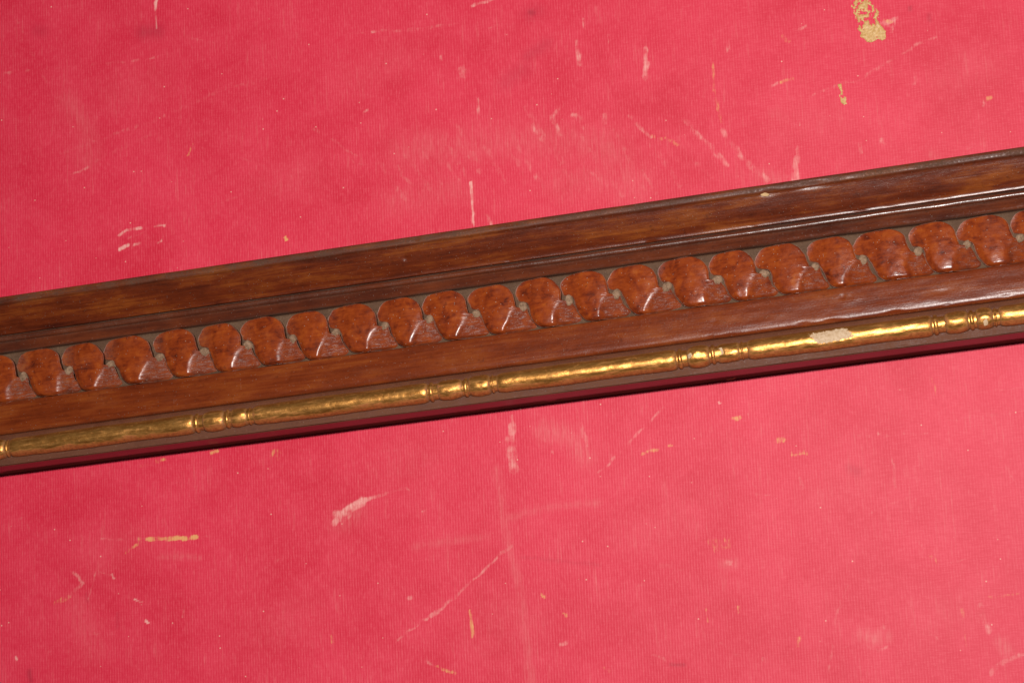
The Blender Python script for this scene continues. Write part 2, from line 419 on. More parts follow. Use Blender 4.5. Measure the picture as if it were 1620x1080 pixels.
# ------------------------------------------------------------------ red cloth surface with its wear
MARKS = [
    ('pale', 0.3, 1.13, [(-22.88, 58.69), (-17.75, 48.84)]),
    ('pale', 0.3, 1.13, [(-19.64, 60.92), (-14.65, 49.88)]),
    ('pale', 0.3, 1.13, [(-13.58, 61.04), (-9.26, 51.32)]),
    ('pale', 0.3, 1.13, [(-10.1, 62.77), (-5.39, 52.68)]),
    ('pale', 0.3, 1.13, [(-4.78, 58.91), (0.07, 47.65)]),
    ('pale', 0.3, 1.13, [(-0.14, 60.45), (4.67, 49.19)]),
    ('pale', 0.3, 1.13, [(3.89, 56.06), (8.66, 44.86)]),
    ('pale', 0.3, 1.13, [(8.72, 59.81), (14.11, 47.76)]),
    ('pale', 0.3, 1.13, [(12.55, 53.96), (16.61, 43.66)]),
    ('pale', 0.3, 1.13, [(18.65, 56.01), (23.24, 44.15)]),
    ('pale', 0.3, 1.13, [(22.43, 50.2), (26.5, 40.7)]),
    ('pale', 0.3, 1.13, [(27.77, 52.35), (31.64, 41.4)]),
    ('pale', 0.3, 1.13, [(35.45, 49.68), (39.52, 40.95)]),
    ('pale', 0.3, 1.13, [(-29.08, 57.37), (-23.91, 47.51)]),
    ('pale', 0.3, 1.13, [(6.25, 64.72), (8.72, 59.81)]),
    ('pale', 0.3, 1.13, [(43.0, 46.3), (48.13, 41.11)]),
    ('pale', 0.24, 0.56, [(-117.26, 108.42), (-108.7, 87.77)]),
    ('pale', 0.24, 0.56, [(-109.01, 57.92), (-92.8, 60.15)]),
    ('pale', 0.24, 0.56, [(-62.53, 63.28), (-41.74, 52.46)]),
    ('pale', 0.24, 0.56, [(-55.49, 73.0), (-46.26, 90.16)]),
    ('pale', 0.24, 0.56, [(-71.22, 52.29), (-60.06, 55.22)]),
    ('pale', 0.24, 0.56, [(49.48, 34.33), (71.66, 42.62)]),
    ('pale', 0.24, 0.56, [(-123.23, -14.8), (-96.3, -12.09)]),
    ('pale', 0.24, 0.56, [(-70.52, -36.96), (-56.25, -28.5)]),
    ('pale', 0.24, 0.56, [(-37.56, -36.38), (-25.15, -60.27)]),
    ('pale', 0.24, 0.56, [(11.8, -48.93), (30.6, -44.11)]),
    ('pale', 0.24, 0.56, [(51.6, -7.54), (68.31, -6.92)]),
    ('pale', 0.24, 0.56, [(87.3, -28.77), (101.6, -41.39)]),
    ('haze', 0.22, 9.86, [(-92.76, 83.63), (-82.96, 85.99)]),
    ('haze', 0.22, 9.86, [(-56.98, 54.76), (-47.5, 57.14)]),
    ('haze', 0.22, 9.86, [(-33.29, 78.71), (-23.87, 81.03)]),
    ('haze', 0.22, 9.86, [(65.63, 50.87), (74.37, 53.15)]),
    ('haze', 0.22, 9.86, [(101.11, 55.43), (109.66, 57.68)]),
    ('haze', 0.22, 9.86, [(-105.05, -25.79), (-95.54, -23.22)]),
    ('haze', 0.22, 9.86, [(-65.34, -47.56), (-56.14, -44.99)]),
    ('haze', 0.22, 9.86, [(-32.57, -14.01), (-23.45, -11.53)]),
    ('haze', 0.22, 9.86, [(20.27, -35.97), (29.0, -33.5)]),
    ('haze', 0.22, 9.86, [(62.55, -31.26), (71.05, -28.84)]),
    ('haze', 0.22, 9.86, [(83.09, -60.83), (91.37, -58.38)]),
    ('haze', 0.22, 9.86, [(-15.76, -52.89), (-6.87, -50.36)]),
    ('pale', 1.6, 0.7, [(-80.38, 106.02), (-80.68, 103.04)]),
    ('pale', 0.9, 0.35, [(-80.68, 103.04), (-80.78, 98.29)]),
    ('dark', 0.8, 3.66, [(-84.36, 97.77), (-80.52, 97.45)]),
    ('dark', 0.5, 3.1, [(-111.18, 102.89), (-110.06, 102.38)]),
    ('pale', 0.25, 0.56, [(-120.31, 93.64), (-110.49, 93.0), (-86.61, 91.01), (-82.42, 91.27), (-76.02, 91.16)]),
    ('pale', 0.5, 0.7, [(-120.32, 93.48), (-118.84, 93.4)]),
    ('pale', 0.5, 0.56, [(-83.55, 91.14), (-81.93, 91.35)]),
    ('pale', 0.4, 0.56, [(-87.73, 91.03), (-86.44, 91.14)]),
    ('pale', 0.3, 0.42, [(-116.86, 93.56), (-110.98, 93.08)]),
    ('pale', 0.3, 0.56, [(-73.35, 94.83), (-68.88, 92.98), (-65.32, 91.76)]),
    ('pale', 0.28, 0.85, [(-107.18, 71.09), (-93.76, 73.88), (-84.2, 75.51), (-71.55, 78.82), (-65.56, 80.67), (-54.51, 81.22)]),
    ('pale', 0.22, 0.99, [(-100.14, 67.66), (-92.1, 70.17), (-83.3, 72.55)]),
    ('pale', 0.7, 0.56, [(-104.47, 65.66), (-102.33, 66.27), (-100.2, 66.73)]),
    ('pale', 0.35, 0.56, [(-109.16, 63.09), (-105.84, 64.46)]),
    ('haze', 0.5, 5.63, [(-104.88, 83.99), (-100.43, 77.75), (-99.73, 69.0)]),
    ('ochre', 0.7, 0.56, [(-75.23, 65.85), (-74.63, 67.47), (-73.75, 68.57)]),
    ('pale', 1.1, 0.56, [(-93.73, 49.15), (-91.91, 50.12), (-88.41, 50.22)]),
    ('pale', 0.9, 0.56, [(-84.78, 50.0), (-82.27, 49.78)]),
    ('pale', 1.2, 0.7, [(-93.97, 45.8), (-91.85, 46.57)]),
    ('pale', 0.8, 0.7, [(-90.44, 46.21), (-89.0, 46.46)]),
    ('pale', 0.8, 0.56, [(-84.28, 46.08), (-83.32, 46.25)]),
    ('pale', 0.4, 0.42, [(-91.75, 47.94), (-87.22, 49.12)]),
    ('ochre', 1.2, 0.56, [(-53.04, 42.6), (-52.78, 41.96)]),
    ('pale', 0.4, 0.56, [(-56.78, 95.84), (-55.57, 95.17)]),
    ('pale', 0.3, 0.7, [(-46.8, 91.19), (-44.41, 89.86)]),
    ('pale', 0.4, 0.7, [(-43.99, 67.48), (-42.84, 66.53)]),
    ('pale', 0.4, 0.42, [(-39.77, 64.52), (-37.67, 62.2)]),
    ('pale', 0.8, 0.7, [(-3.61, 90.77), (-1.31, 91.15), (1.77, 91.7)]),
    ('pale', 0.35, 0.7, [(-33.45, 89.12), (-26.27, 88.39), (-18.24, 87.36), (-6.99, 87.17)]),
    ('pale', 0.6, 0.56, [(-27.8, 88.49), (-25.97, 88.34)]),
    ('pale', 0.5, 0.7, [(-33.15, 89.07), (-31.91, 89.02)]),
    ('pale', 0.35, 0.42, [(-0.27, 84.82), (2.66, 85.55), (3.37, 91.12)]),
    ('dark', 1.4, 1.69, [(10.02, 87.07), (10.72, 86.65)]),
    ('dark', 0.5, 3.66, [(9.68, 86.67), (11.21, 87.03)]),
    ('pale', 0.9, 0.42, [(21.99, 83.37), (21.56, 80.71)]),
    ('pale', 0.6, 0.99, [(19.95, 78.09), (19.97, 72.63)]),
    ('pale', 0.5, 0.42, [(27.43, 78.97), (27.19, 76.74)]),
    ('pale', 0.4, 0.42, [(31.53, 76.17), (31.32, 74.24)]),
    ('pale', 0.45, 0.42, [(35.64, 76.24), (35.43, 74.32)]),
    ('pale', 0.6, 0.99, [(35.38, 73.87), (35.23, 71.19)]),
    ('pale', 0.62, 1.55, [(35.16, 70.6), (34.63, 67.08)]),
    ('pale', 0.25, 0.42, [(33.4, 75.86), (35.45, 75.82)]),
    ('pale', 0.6, 0.42, [(-4.3, 68.37), (-4.53, 64.47)]),
    ('pale', 0.5, 0.56, [(-12.21, 80.2), (-12.01, 79.09)]),
    ('pale', 0.5, 0.56, [(-31.65, 69.52), (-30.85, 69.86)]),
    ('pale', 0.4, 0.42, [(13.47, 69.91), (13.8, 68.8)]),
    ('pale', 0.4, 0.85, [(12.27, 61.21), (13.91, 62.75), (15.05, 63.77)]),
    ('pale', 0.55, 1.27, [(12.44, 61.48), (13.63, 57.24)]),
    ('pale', 0.6, 0.7, [(7.6, 60.44), (9.1, 56.3)]),
    ('pale', 0.42, 1.41, [(17.28, 61.16), (18.75, 59.73), (19.86, 57.76)]),
    ('pale', 0.4, 1.27, [(24.54, 60.31), (24.48, 58.38)]),
    ('pale', 0.5, 1.13, [(30.24, 58.96), (31.59, 56.66), (34.4, 53.25)]),
    ('ochre', 0.4, 0.85, [(34.44, 53.54), (37.91, 52.26), (40.3, 50.4)]),
    ('pale', 0.5, 1.27, [(42.77, 55.64), (44.7, 52.38), (48.22, 48.0), (50.62, 44.1)]),
    ('pale', 0.5, 1.27, [(50.56, 52.2), (52.81, 48.17), (54.9, 44.18), (59.02, 39.46)]),
    ('haze', 0.8, 3.66, [(58.0, 40.34), (61.33, 38.67)]),
    ('pale', 1.1, 0.49, [(-7.96, 49.32), (-7.99, 44.38), (-8.23, 38.89)]),
    ('pale', 0.6, 0.7, [(-5.05, 40.96), (-4.29, 38.17)]),
    ('pale', 0.4, 0.85, [(-24.69, 55.48), (-23.43, 52.72), (-21.67, 50.49)]),
    ('pale', 0.4, 0.99, [(-7.68, 55.29), (-5.55, 51.05)]),
    ('pale', 0.35, 0.85, [(-13.41, 54.96), (-10.61, 49.72)]),
    ('pale', 0.4, 0.85, [(4.13, 54.07), (7.07, 48.08)]),
    ('pale', 0.4, 0.56, [(10.33, 52.51), (10.62, 50.97)]),
    ('pale', 0.35, 0.56, [(25.8, 57.13), (27.8, 52.64)]),
    ('pale', 0.35, 0.7, [(19.32, 48.45), (21.8, 44.36)]),
    ('pale', 0.4, 0.85, [(31.41, 45.86), (34.12, 40.29)]),
    ('pale', 0.4, 0.56, [(-37.82, 62.22), (-34.25, 59.23)]),
    ('pale', 0.3, 0.56, [(-37.33, 59.09), (-29.25, 55.42)]),
    ('haze', 0.55, 8.45, [(-22.88, 58.69), (-10.83, 58.34), (9.87, 56.63), (24.18, 52.91), (28.8, 41.83)]),
    ('haze', 0.45, 7.04, [(-26.96, 47.21), (-11.83, 47.95)]),
    ('haze', 0.4, 7.04, [(11.71, 45.89), (30.54, 44.52)]),
    ('pale', 0.5, 1.97, [(-7.61, 76.07), (-7.01, 74.45)]),
    ('dark', 0.5, 3.1, [(8.2, 76.53), (12.9, 78.8)]),
    ('dark', 0.4, 4.23, [(2.45, 71.39), (7.16, 73.66)]),
    ('pale', 0.55, 0.85, [(88.58, 71.28), (90.36, 70.98), (92.15, 71.86)]),
    ('pale', 0.45, 0.7, [(91.18, 70.84), (90.61, 68.58)]),
    ('ochre', 0.5, 0.7, [(88.52, 71.88), (90.64, 70.94)]),
    ('pale', 0.4, 0.7, [(89.19, 70.59), (90.76, 69.73)]),
    ('pale', 0.4, 0.7, [(71.03, 56.91), (74.25, 57.87), (77.45, 58.67), (81.68, 58.87), (89.99, 62.65), (95.43, 64.84), (99.78, 66.32)]),
    ('pale', 0.6, 0.56, [(62.98, 60.71), (64.05, 61.28)]),
    ('ochre', 0.5, 0.7, [(64.9, 61.29), (67.38, 61.78)]),
    ('ochre', 0.5, 1.13, [(66.41, 71.43), (67.42, 70.37)]),
    ('pale', 0.5, 0.7, [(70.27, 72.72), (71.91, 73.34)]),
    ('ochre', 0.5, 0.49, [(50.0, 69.66), (49.81, 61.8), (50.68, 53.22)]),
    ('pale', 0.55, 0.85, [(54.33, 73.44), (53.95, 70.21)]),
    ('pale', 0.7, 0.56, [(67.54, 51.45), (67.74, 50.83)]),
    ('pale', 0.5, 0.7, [(66.63, 46.32), (66.51, 44.15)]),
    ('pale', 0.55, 1.55, [(66.28, 43.45), (65.57, 39.92)]),
    ('pale', 0.45, 1.97, [(65.38, 39.51), (65.0, 37.53)]),
    ('pale', 0.5, 1.27, [(85.19, 44.74), (85.78, 43.92)]),
    ('pale', 0.35, 0.85, [(80.56, 44.45), (80.31, 42.45)]),
    ('haze', 0.6, 2.25, [(95.48, 39.82), (96.14, 38.57)]),
    ('pale', 0.5, 0.7, [(107.77, 49.72), (107.9, 48.69)]),
    ('ochre', 0.5, 0.85, [(107.71, 50.31), (109.78, 50.42)]),
    ('pale', 0.4, 0.42, [(94.07, 57.59), (93.88, 56.17)]),
    ('dark', 1, 0.7, [(95.19, 73.71), (95.09, 72.99)]),
    ('dark', 0.8, 0.85, [(99.18, 71.27), (99.15, 69.95)]),
    ('pale', 0.3, 0.42, [(113.97, 59.15), (113.85, 56.27)]),
    ('pale', 0.3, 0.42, [(100.4, 39.64), (106.65, 40.39)]),
    ('haze', 0.4, 2.82, [(62.5, 54.3), (64.48, 53.1)]),
    ('ochre', 1.1, 0.85, [(-91.82, -23.21), (-87.83, -23.53), (-81.72, -24.09), (-79.88, -24.16)]),
    ('pale', 0.4, 0.56, [(-103.24, -22.03), (-91.82, -23.21)]),
    ('pale', 0.3, 0.56, [(-79.88, -24.16), (-76.38, -24.42)]),
    ('ochre', 0.6, 0.7, [(-97.26, -25.66), (-95.65, -24.82), (-93.25, -23.78)]),
    ('ochre', 0.6, 0.85, [(-93.67, -23.14), (-93.57, -23.89)]),
    ('ochre', 0.4, 0.85, [(-91.98, -6.1), (-86.48, -5.3)]),
    ('ochre', 0.8, 0.7, [(-74.9, -5.26), (-73.52, -5.29)]),
    ('ochre', 0.45, 1.97, [(-59.92, -7.28), (-59.21, -7.8)]),
    ('pale', 0.65, 0.85, [(-110.56, -28.68), (-109.39, -29.84), (-108.56, -31.55)]),
    ('pale', 0.45, 0.85, [(-108.56, -31.55), (-112.02, -34.23)]),
    ('ochre', 0.4, 1.13, [(-112.02, -34.23), (-115.38, -35.33)]),
    ('pale', 0.4, 0.42, [(-104.5, -29.08), (-101.04, -30.78)]),
    ('pale', 0.4, 0.42, [(-105.15, -29.44), (-106.17, -32.99), (-107.6, -35.75)]),
    ('pale', 0.9, 0.42, [(-101.17, -30.48), (-100.91, -31.24)]),
    ('pale', 1, 0.42, [(-96.04, -36.73), (-94.24, -37.51)]),
    ('pale', 1.1, 0.56, [(-93.63, -41.92), (-93.2, -42.26)]),
    ('pale', 0.6, 0.7, [(-106.71, -43.26), (-105.32, -43.41)]),
    ('pale', 0.8, 0.42, [(-125.82, -46.47), (-125.72, -47.35)]),
    ('pale', 0.4, 0.56, [(-84.1, -39.5), (-84.74, -41.88)]),
    ('pale', 0.4, 0.42, [(-110.85, -42.38), (-109.36, -43.41)]),
    ('dark', 1.2, 1.27, [(-122.91, -50.11), (-122.58, -52.47)]),
    ('dark', 0.6, 0.7, [(-107.81, -34.26), (-107.62, -36.04)]),
    ('dark', 0.5, 0.85, [(-100.55, -39.43), (-100.6, -42.33)]),
    ('ochre', 0.7, 0.56, [(-50.16, -49.9), (-49.85, -51.49)]),
    ('haze', 0.7, 1.41, [(-89.21, -27.6), (-79.63, -28.85)]),
    ('haze', 0.4, 8.45, [(-110.48, -36.89), (-106.43, -46.05)]),
    ('pale', 0.8, 1.41, [(-46.93, -24.69), (-45.02, -23.33), (-44.02, -22.15)]),
    ('pale', 1.0, 2.11, [(-44.36, -22.69), (-42.78, -21.72), (-40.32, -20.86)]),
    ('pale', 0.7, 1.97, [(-46.46, -22.73), (-43.85, -23.61)]),
    ('pale', 0.8, 0.85, [(-40.14, -20.45), (-37.57, -20.04), (-34.7, -19.52)]),
    ('pale', 0.4, 0.7, [(-34.7, -19.52), (-29.18, -19.04)]),
    ('haze', 0.8, 4.23, [(-45.47, -25.15), (-41.58, -23.31)]),
    ('pale', 0.35, 0.56, [(-35.18, -10.07), (-31.46, -10.1)]),
    ('pale', 0.5, 0.56, [(-3.65, -5.53), (-3.68, -7.25)]),
    ('pale', 0.62, 1.69, [(-3.91, -8.08), (-4.43, -10.32)]),
    ('pale', 0.6, 2.54, [(-4.51, -11.17), (-4.68, -14.3)]),
    ('pale', 0.55, 2.11, [(-4.59, -14.88), (-4.73, -17.72)]),
    ('haze', 1.0, 4.79, [(3.03, -9.83), (8.58, -11.96), (11.68, -16.62)]),
    ('pale', 0.4, 0.56, [(1.43, -8.48), (1.52, -13.21)]),
    ('pale', 0.4, 0.7, [(2.6, -11.2), (4.66, -15.03)]),
    ('pale', 0.4, 0.85, [(11.16, -8.0), (12.61, -14.6)]),
    ('pale', 0.35, 0.56, [(-17.67, -5.03), (-17.7, -6.91)]),
    ('pale', 0.45, 0.56, [(14.51, -20.94), (20.73, -16.19), (30.91, -7.69)]),
    ('ochre', 0.7, 0.56, [(24.66, -17.95), (26.57, -17.34), (28.7, -17.32), (31.16, -16.78)]),
    ('pale', 0.45, 0.56, [(-34.61, -52.41), (-29.98, -49.81), (-25.84, -47.59)]),
    ('pale', 0.6, 1.13, [(-26.6, -47.93), (-25.07, -47.25)]),
    ('pale', 0.5, 0.63, [(-25.84, -47.59), (-18.86, -43.15), (-9.31, -35.91)]),
    ('pale', 0.5, 0.85, [(-10.08, -36.39), (-6.89, -34.78)]),
    ('haze', 0.7, 1.97, [(-8.61, -17.25), (-7.75, -31.86), (-6.82, -38.45), (-5.76, -46.43), (-5.51, -65.07)]),
    ('haze', 0.6, 1.69, [(-7.4, -28.36), (4.13, -27.04), (13.81, -27.49)]),
    ('haze', 0.6, 1.69, [(-29.22, -32.2), (-12.53, -31.87)]),
    ('ochre', 0.8, 0.56, [(-17.59, -47.93), (-17.71, -53.66)]),
    ('pale', 0.6, 0.7, [(-28.27, -57.99), (-27.61, -58.62)]),
    ('ochre', 0.5, 0.56, [(-26.5, -59.15), (-22.48, -61.1)]),
    ('ochre', 0.6, 0.7, [(-1.14, -46.1), (-0.62, -46.58)]),
    ('pale', 0.5, 0.85, [(1.84, -57.27), (3.13, -57.13)]),
    ('ochre', 0.5, 0.85, [(10.96, -63.33), (12.14, -64.14)]),
    ('pale', 0.4, 0.7, [(22.06, -61.75), (24.94, -63.42)]),
    ('dark', 1, 0.7, [(25.83, -64.2), (28.57, -64.48)]),
    ('pale', 0.4, 1.69, [(26.52, -43.09), (27.31, -43.59)]),
    ('pale', 0.5, 0.85, [(-31.44, -43.45), (-30.86, -43.51)]),
    ('pale', 0.7, 0.56, [(-26.3, -24.55), (-25.99, -24.44)]),
    ('pale', 0.5, 0.56, [(8.38, -34.3), (8.6, -34.89)]),
    ('ochre', 0.6, 0.56, [(3.37, -50.78), (3.72, -51.51)]),
    ('dark', 0.35, 0.7, [(-4.83, -37.27), (3.58, -39.22), (12.36, -41.06)]),
    ('ochre', 0.7, 0.7, [(44.99, -12.61), (46.82, -12.56)]),
    ('pale', 0.7, 0.42, [(48.57, -11.94), (48.57, -13.07)]),
    ('ochre', 0.5, 1.27, [(54.45, -18.59), (55.55, -18.72)]),
    ('ochre', 0.7, 1.13, [(57.38, -21.88), (59.97, -22.07)]),
    ('pale', 1, 0.56, [(76.16, -19.65), (76.55, -19.84)]),
    ('pale', 0.4, 0.7, [(77.07, -18.94), (78.19, -18.66)]),
    ('pale', 0.8, 0.56, [(42.79, -8.66), (43.05, -8.83)]),
    ('pale', 0.55, 0.7, [(58.2, -27.55), (58.63, -29.68)]),
    ('pale', 0.45, 0.42, [(78.63, -24.81), (78.37, -32.07)]),
    ('pale', 0.4, 0.42, [(82.35, -34.74), (82.32, -38.02)]),
    ('pale', 0.35, 0.56, [(72.52, -36.58), (80.66, -34.26)]),
    ('pale', 0.4, 0.42, [(48.28, -29.67), (51.64, -30.5)]),
    ('pale', 0.3, 0.42, [(47.63, -26.95), (49.66, -29.7)]),
    ('ochre', 0.5, 2.82, [(37.79, -39.81), (40.31, -39.68)]),
    ('haze', 0.9, 1.97, [(39.28, -43.71), (41.99, -44.29)]),
    ('pale', 0.4, 1.13, [(40.12, -43.67), (41.18, -44.07)]),
    ('haze', 1.1, 2.82, [(67.5, -62.37), (70.05, -63.45), (72.1, -63.13)]),
    ('pale', 0.4, 0.56, [(68.13, -64.86), (70.39, -66.04), (72.36, -65.31)]),
    ('pale', 0.35, 0.7, [(71.93, -60.29), (72.29, -61.67)]),
    ('pale', 0.5, 1.27, [(92.62, -58.92), (93.1, -61.25), (93.73, -64.38)]),
    ('haze', 0.9, 2.54, [(96.02, -66.89), (97.08, -68.72)]),
    ('pale', 0.5, 0.99, [(92.79, -73.31), (94.88, -71.41), (97.64, -70.37), (100.05, -69.96)]),
    ('pale', 0.35, 0.42, [(65.48, -51.6), (61.99, -58.94), (59.22, -70.37)]),
    ('ochre', 0.7, 0.42, [(34.83, -53.39), (34.52, -56.1)]),
    ('ochre', 0.5, 0.56, [(41.59, -53.59), (41.43, -54.94)]),
    ('ochre', 0.6, 0.56, [(53.67, -61.43), (53.56, -63.45)]),
    ('ochre', 0.5, 0.99, [(83.91, -47.45), (84.88, -49.18)]),
    ('pale', 0.35, 0.42, [(81.13, -43.05), (84.65, -48.88)]),
    ('pale', 0.35, 0.7, [(37.42, -60.92), (40.93, -63.87)]),
    ('pale', 0.35, 0.99, [(45.58, -65.18), (46.73, -65.84)]),
    ('ochre', 0.4, 0.42, [(88.99, -59.33), (88.5, -67.02)]),
    ('ochre', 0.4, 0.42, [(94.28, -57.36), (101.24, -57.47)]),
    ('pale', 0.35, 0.42, [(81.43, -63.33), (83.22, -64.86)]),
    ('pale', 0.3, 0.42, [(70.82, -19.81), (90.94, -21.52)]),
    ('pale', 0.3, 0.35, [(91.28, -18.95), (107.33, -18.94)]),
    ('pale', 0.3, 0.35, [(81.93, -49.25), (92.63, -48.98)]),
    ('pale', 0.3, 0.35, [(62.54, -64.26), (66.57, -64.42)]),
    ('pale', 0.3, 0.35, [(94.65, -13.85), (108.03, -13.81)]),
    ('pale', 0.3, 0.42, [(91.67, -4.71), (91.52, -6.92)]),
    ('ochre', 0.35, 0.42, [(89.13, -9.66), (89.56, -13.61)]),
    ('pale', 0.3, 0.42, [(100.81, -27.7), (103.81, -34.88)]),
    ('dark', 0.5, 1.97, [(69.26, -26.82), (70.67, -27.55)]),
]
GOLD_SMEARS = [[(82.15, 78.3), (82.68, 74.64), (83.28, 71.58), (83.6, 68.57), (85.01, 67.45), (88.63, 67.29), (89.28, 69.1), (87.99, 71.08), (88.05, 73.74), (86.6, 76.65), (85.92, 77.96)], [(77.19, 58.86), (78.45, 58.81), (78.26, 56.19), (78.54, 53.95), (77.82, 53.77), (77.3, 56.35)]]


def axis(lo, hi, flo, fhi, fine):
    mid = np.arange(flo, fhi + fine/2, fine)
    a, s, x = [], fine, flo
    while x > lo:
        s *= 1.35
        x -= s
        a.append(max(x, lo))
    b, s, x = [], fine, mid[-1]
    while x < hi:
        s *= 1.35
        x += s
        b.append(min(x, hi))
    return np.array(a[::-1] + mid.tolist() + b)


gx = axis(-230, 230, -134, 126, 0.38)
gy = axis(-160, 200, -80, 116, 0.38)
GX, GY = np.meshgrid(gx, gy)
fields = {k: np.zeros(GX.shape) for k in ('pale', 'ochre', 'dark', 'haze')}
for kind, amt, wid, pts in MARKS:
    P = np.array(pts)
    pad = wid*1.6 + 1
    jx = np.where((gx > P[:, 0].min() - pad) & (gx < P[:, 0].max() + pad))[0]
    jy = np.where((gy > P[:, 1].min() - pad) & (gy < P[:, 1].max() + pad))[0]
    if len(jx) == 0 or len(jy) == 0:
        continue
    sl = (slice(jy[0], jy[-1] + 1), slice(jx[0], jx[-1] + 1))
    X, Y = GX[sl], GY[sl]
    X = X + 0.25*noise2(X, Y, 5, 1.6)
    Y = Y + 0.25*noise2(X, Y, 6, 1.6)
    d = np.full(X.shape, 1e9)
    for a, b in zip(P[:-1], P[1:]):
        ab = b - a
        L = max((ab**2).sum(), 1e-9)
        tt = np.clip(((X - a[0])*ab[0] + (Y - a[1])*ab[1])/L, 0, 1)
        d = np.minimum(d, np.hypot(X - a[0] - tt*ab[0], Y - a[1] - tt*ab[1]))
    r = wid/2
    if kind in ('haze', 'dark'):
        m = np.exp(-(d/(r*1.0))**2)
    else:
        m = 1 - sstep(r*0.7, r*1.35 + 0.12, d)
        m = m*(0.72 + 0.45*noise2(X, Y, 9, 1.2))
    fields[kind][sl] = np.maximum(fields[kind][sl], amt*m)
Z = 0.10*noise2(GX, GY, 21, 40) + 0.03*noise2(GX, GY, 22, 9)
fl_under = np.exp(-((GY - 14)/26)**2)           # lies flat under the moulding
Z = Z*(1 - fl_under) + 0.0
cv = np.stack([GX, GY, Z], -1).reshape(-1, 3)
cloth = make('red_cloth_surface', cv, grid_faces(len(gy), len(gx)), CLOTH,
             attrs={k: v.ravel() for k, v in fields.items()}, kind='structure')
cloth['label'] = 'worn red ribbed cloth surface with pale scuffs under the wooden moulding'


def inside(px, py, poly):
    c = np.zeros(px.shape, bool)
    n = len(poly)
    for i in range(n):
        x1, y1 = poly[i]
        x2, y2 = poly[(i + 1) % n]
        if y1 == y2:
            continue
        c ^= ((y1 > py) != (y2 > py)) & (px < (x2 - x1)*(py - y1)/(y2 - y1) + x1)
    return c


for si, poly in enumerate(GOLD_SMEARS):
    P = np.array(poly)
    cx, cy = P.mean(0)
    step = 0.16
    xs = np.arange(P[:, 0].min() - .6, P[:, 0].max() + .6, step)
    ys = np.arange(P[:, 1].min() - .6, P[:, 1].max() + .6, step)
    X, Y = np.meshgrid(xs, ys)
    wob = (X + 0.35*noise2(X, Y, 41 + si, .8), Y + 0.35*noise2(X, Y, 42 + si, .8))
    ins = inside(*wob, poly)
    f = (Y - P[:, 1].min())/(P[:, 1].max() - P[:, 1].min())
    grainy = noise2(X, Y*0.55, 43 + si, .42) + 0.4*noise2(X, Y, 44 + si, .25)
    keep = ins & (grainy > (-0.95 + 0.98*sstep(0.22, 0.40, f) - (0.1 if si == 0 else 0.45)))
    zz = 0.10 + 0.10*np.clip(grainy, -0.4, 1)
    idx = -np.ones(X.shape, int)
    verts, faces = [], []
    nr, nc = X.shape

    def vid(i, j):
        if idx[i, j] < 0:
            idx[i, j] = len(verts)
            full = all(0 <= a < nr and 0 <= b < nc and keep[a, b] for a in (i - 1, i) for b in (j - 1, j))
            verts.append((X[i, j] - cx, Y[i, j] - cy, zz[i, j] if full else 0.0))
        return idx[i, j]
    for i in range(nr - 1):
        for j in range(nc - 1):
            if keep[i, j]:
                faces.append((vid(i, j), vid(i, j + 1), vid(i + 1, j + 1), vid(i + 1, j)))
    sm = make('gold_paint_smear', verts, faces, SMEAR, parent=cloth, loc=(cx, cy, 0.02), kind='stuff')
    sm['label'] = ['crusty gold paint smear on the red cloth', 'small gold paint dab on the red cloth'][si]

# ------------------------------------------------------------------ the moulding
moulding = bpy.data.objects.new('carved_frame_rail', None)
moulding.empty_display_size = 0.02
scene.collection.objects.link(moulding)
moulding['label'] = 'dark carved wooden frame moulding with gilded bead-and-reel strip lying on red cloth'
moulding['category'] = 'frame rail'
moulding['kind'] = 'thing'

X0, X1 = -182.0, 178.0


def subdivide(prof, step=0.35):
    """densify a (y,z,dust) polyline except the long hidden walls; Catmull smoothing is in the points"""
    out = [prof[0]]
    for a, b in zip(prof[:-1], prof[1:]):
        L = math.hypot(a[0] - b[0], a[1] - b[1])
        n = 1 if L > 5 and abs(a[1] - b[1]) > 5 else max(1, int(round(L/step)))
        for k in range(1, n + 1):
            t = k/n
            out.append(tuple(a[i] + (b[i] - a[i])*t for i in range(3)))
    return np.array(out)


def chaikin(prof, it=2):
    p = [np.array(q, float) for q in prof]
    for _ in range(it):
        q = [p[0]]
        for a, b in zip(p[:-1], p[1:]):
            if np.hypot(*(a - b)[:2]) > 4 and abs(a[1]-b[1]) > 4:
                q += [a, b]
            else:
                q += [a*.75 + b*.25, a*.25 + b*.75]
        q.append(p[-1])
        p = q
    return [tuple(v) for v in p]


def wear(seed, n, ys, dep):
    r = np.random.default_rng(seed)
    return [(r.uniform(-120, 120), r.choice(ys) + r.normal(0, .15), r.uniform(.3, 1.6), r.uniform(.15, .45), dep*r.uniform(.3, 1)) for _ in range(n)]


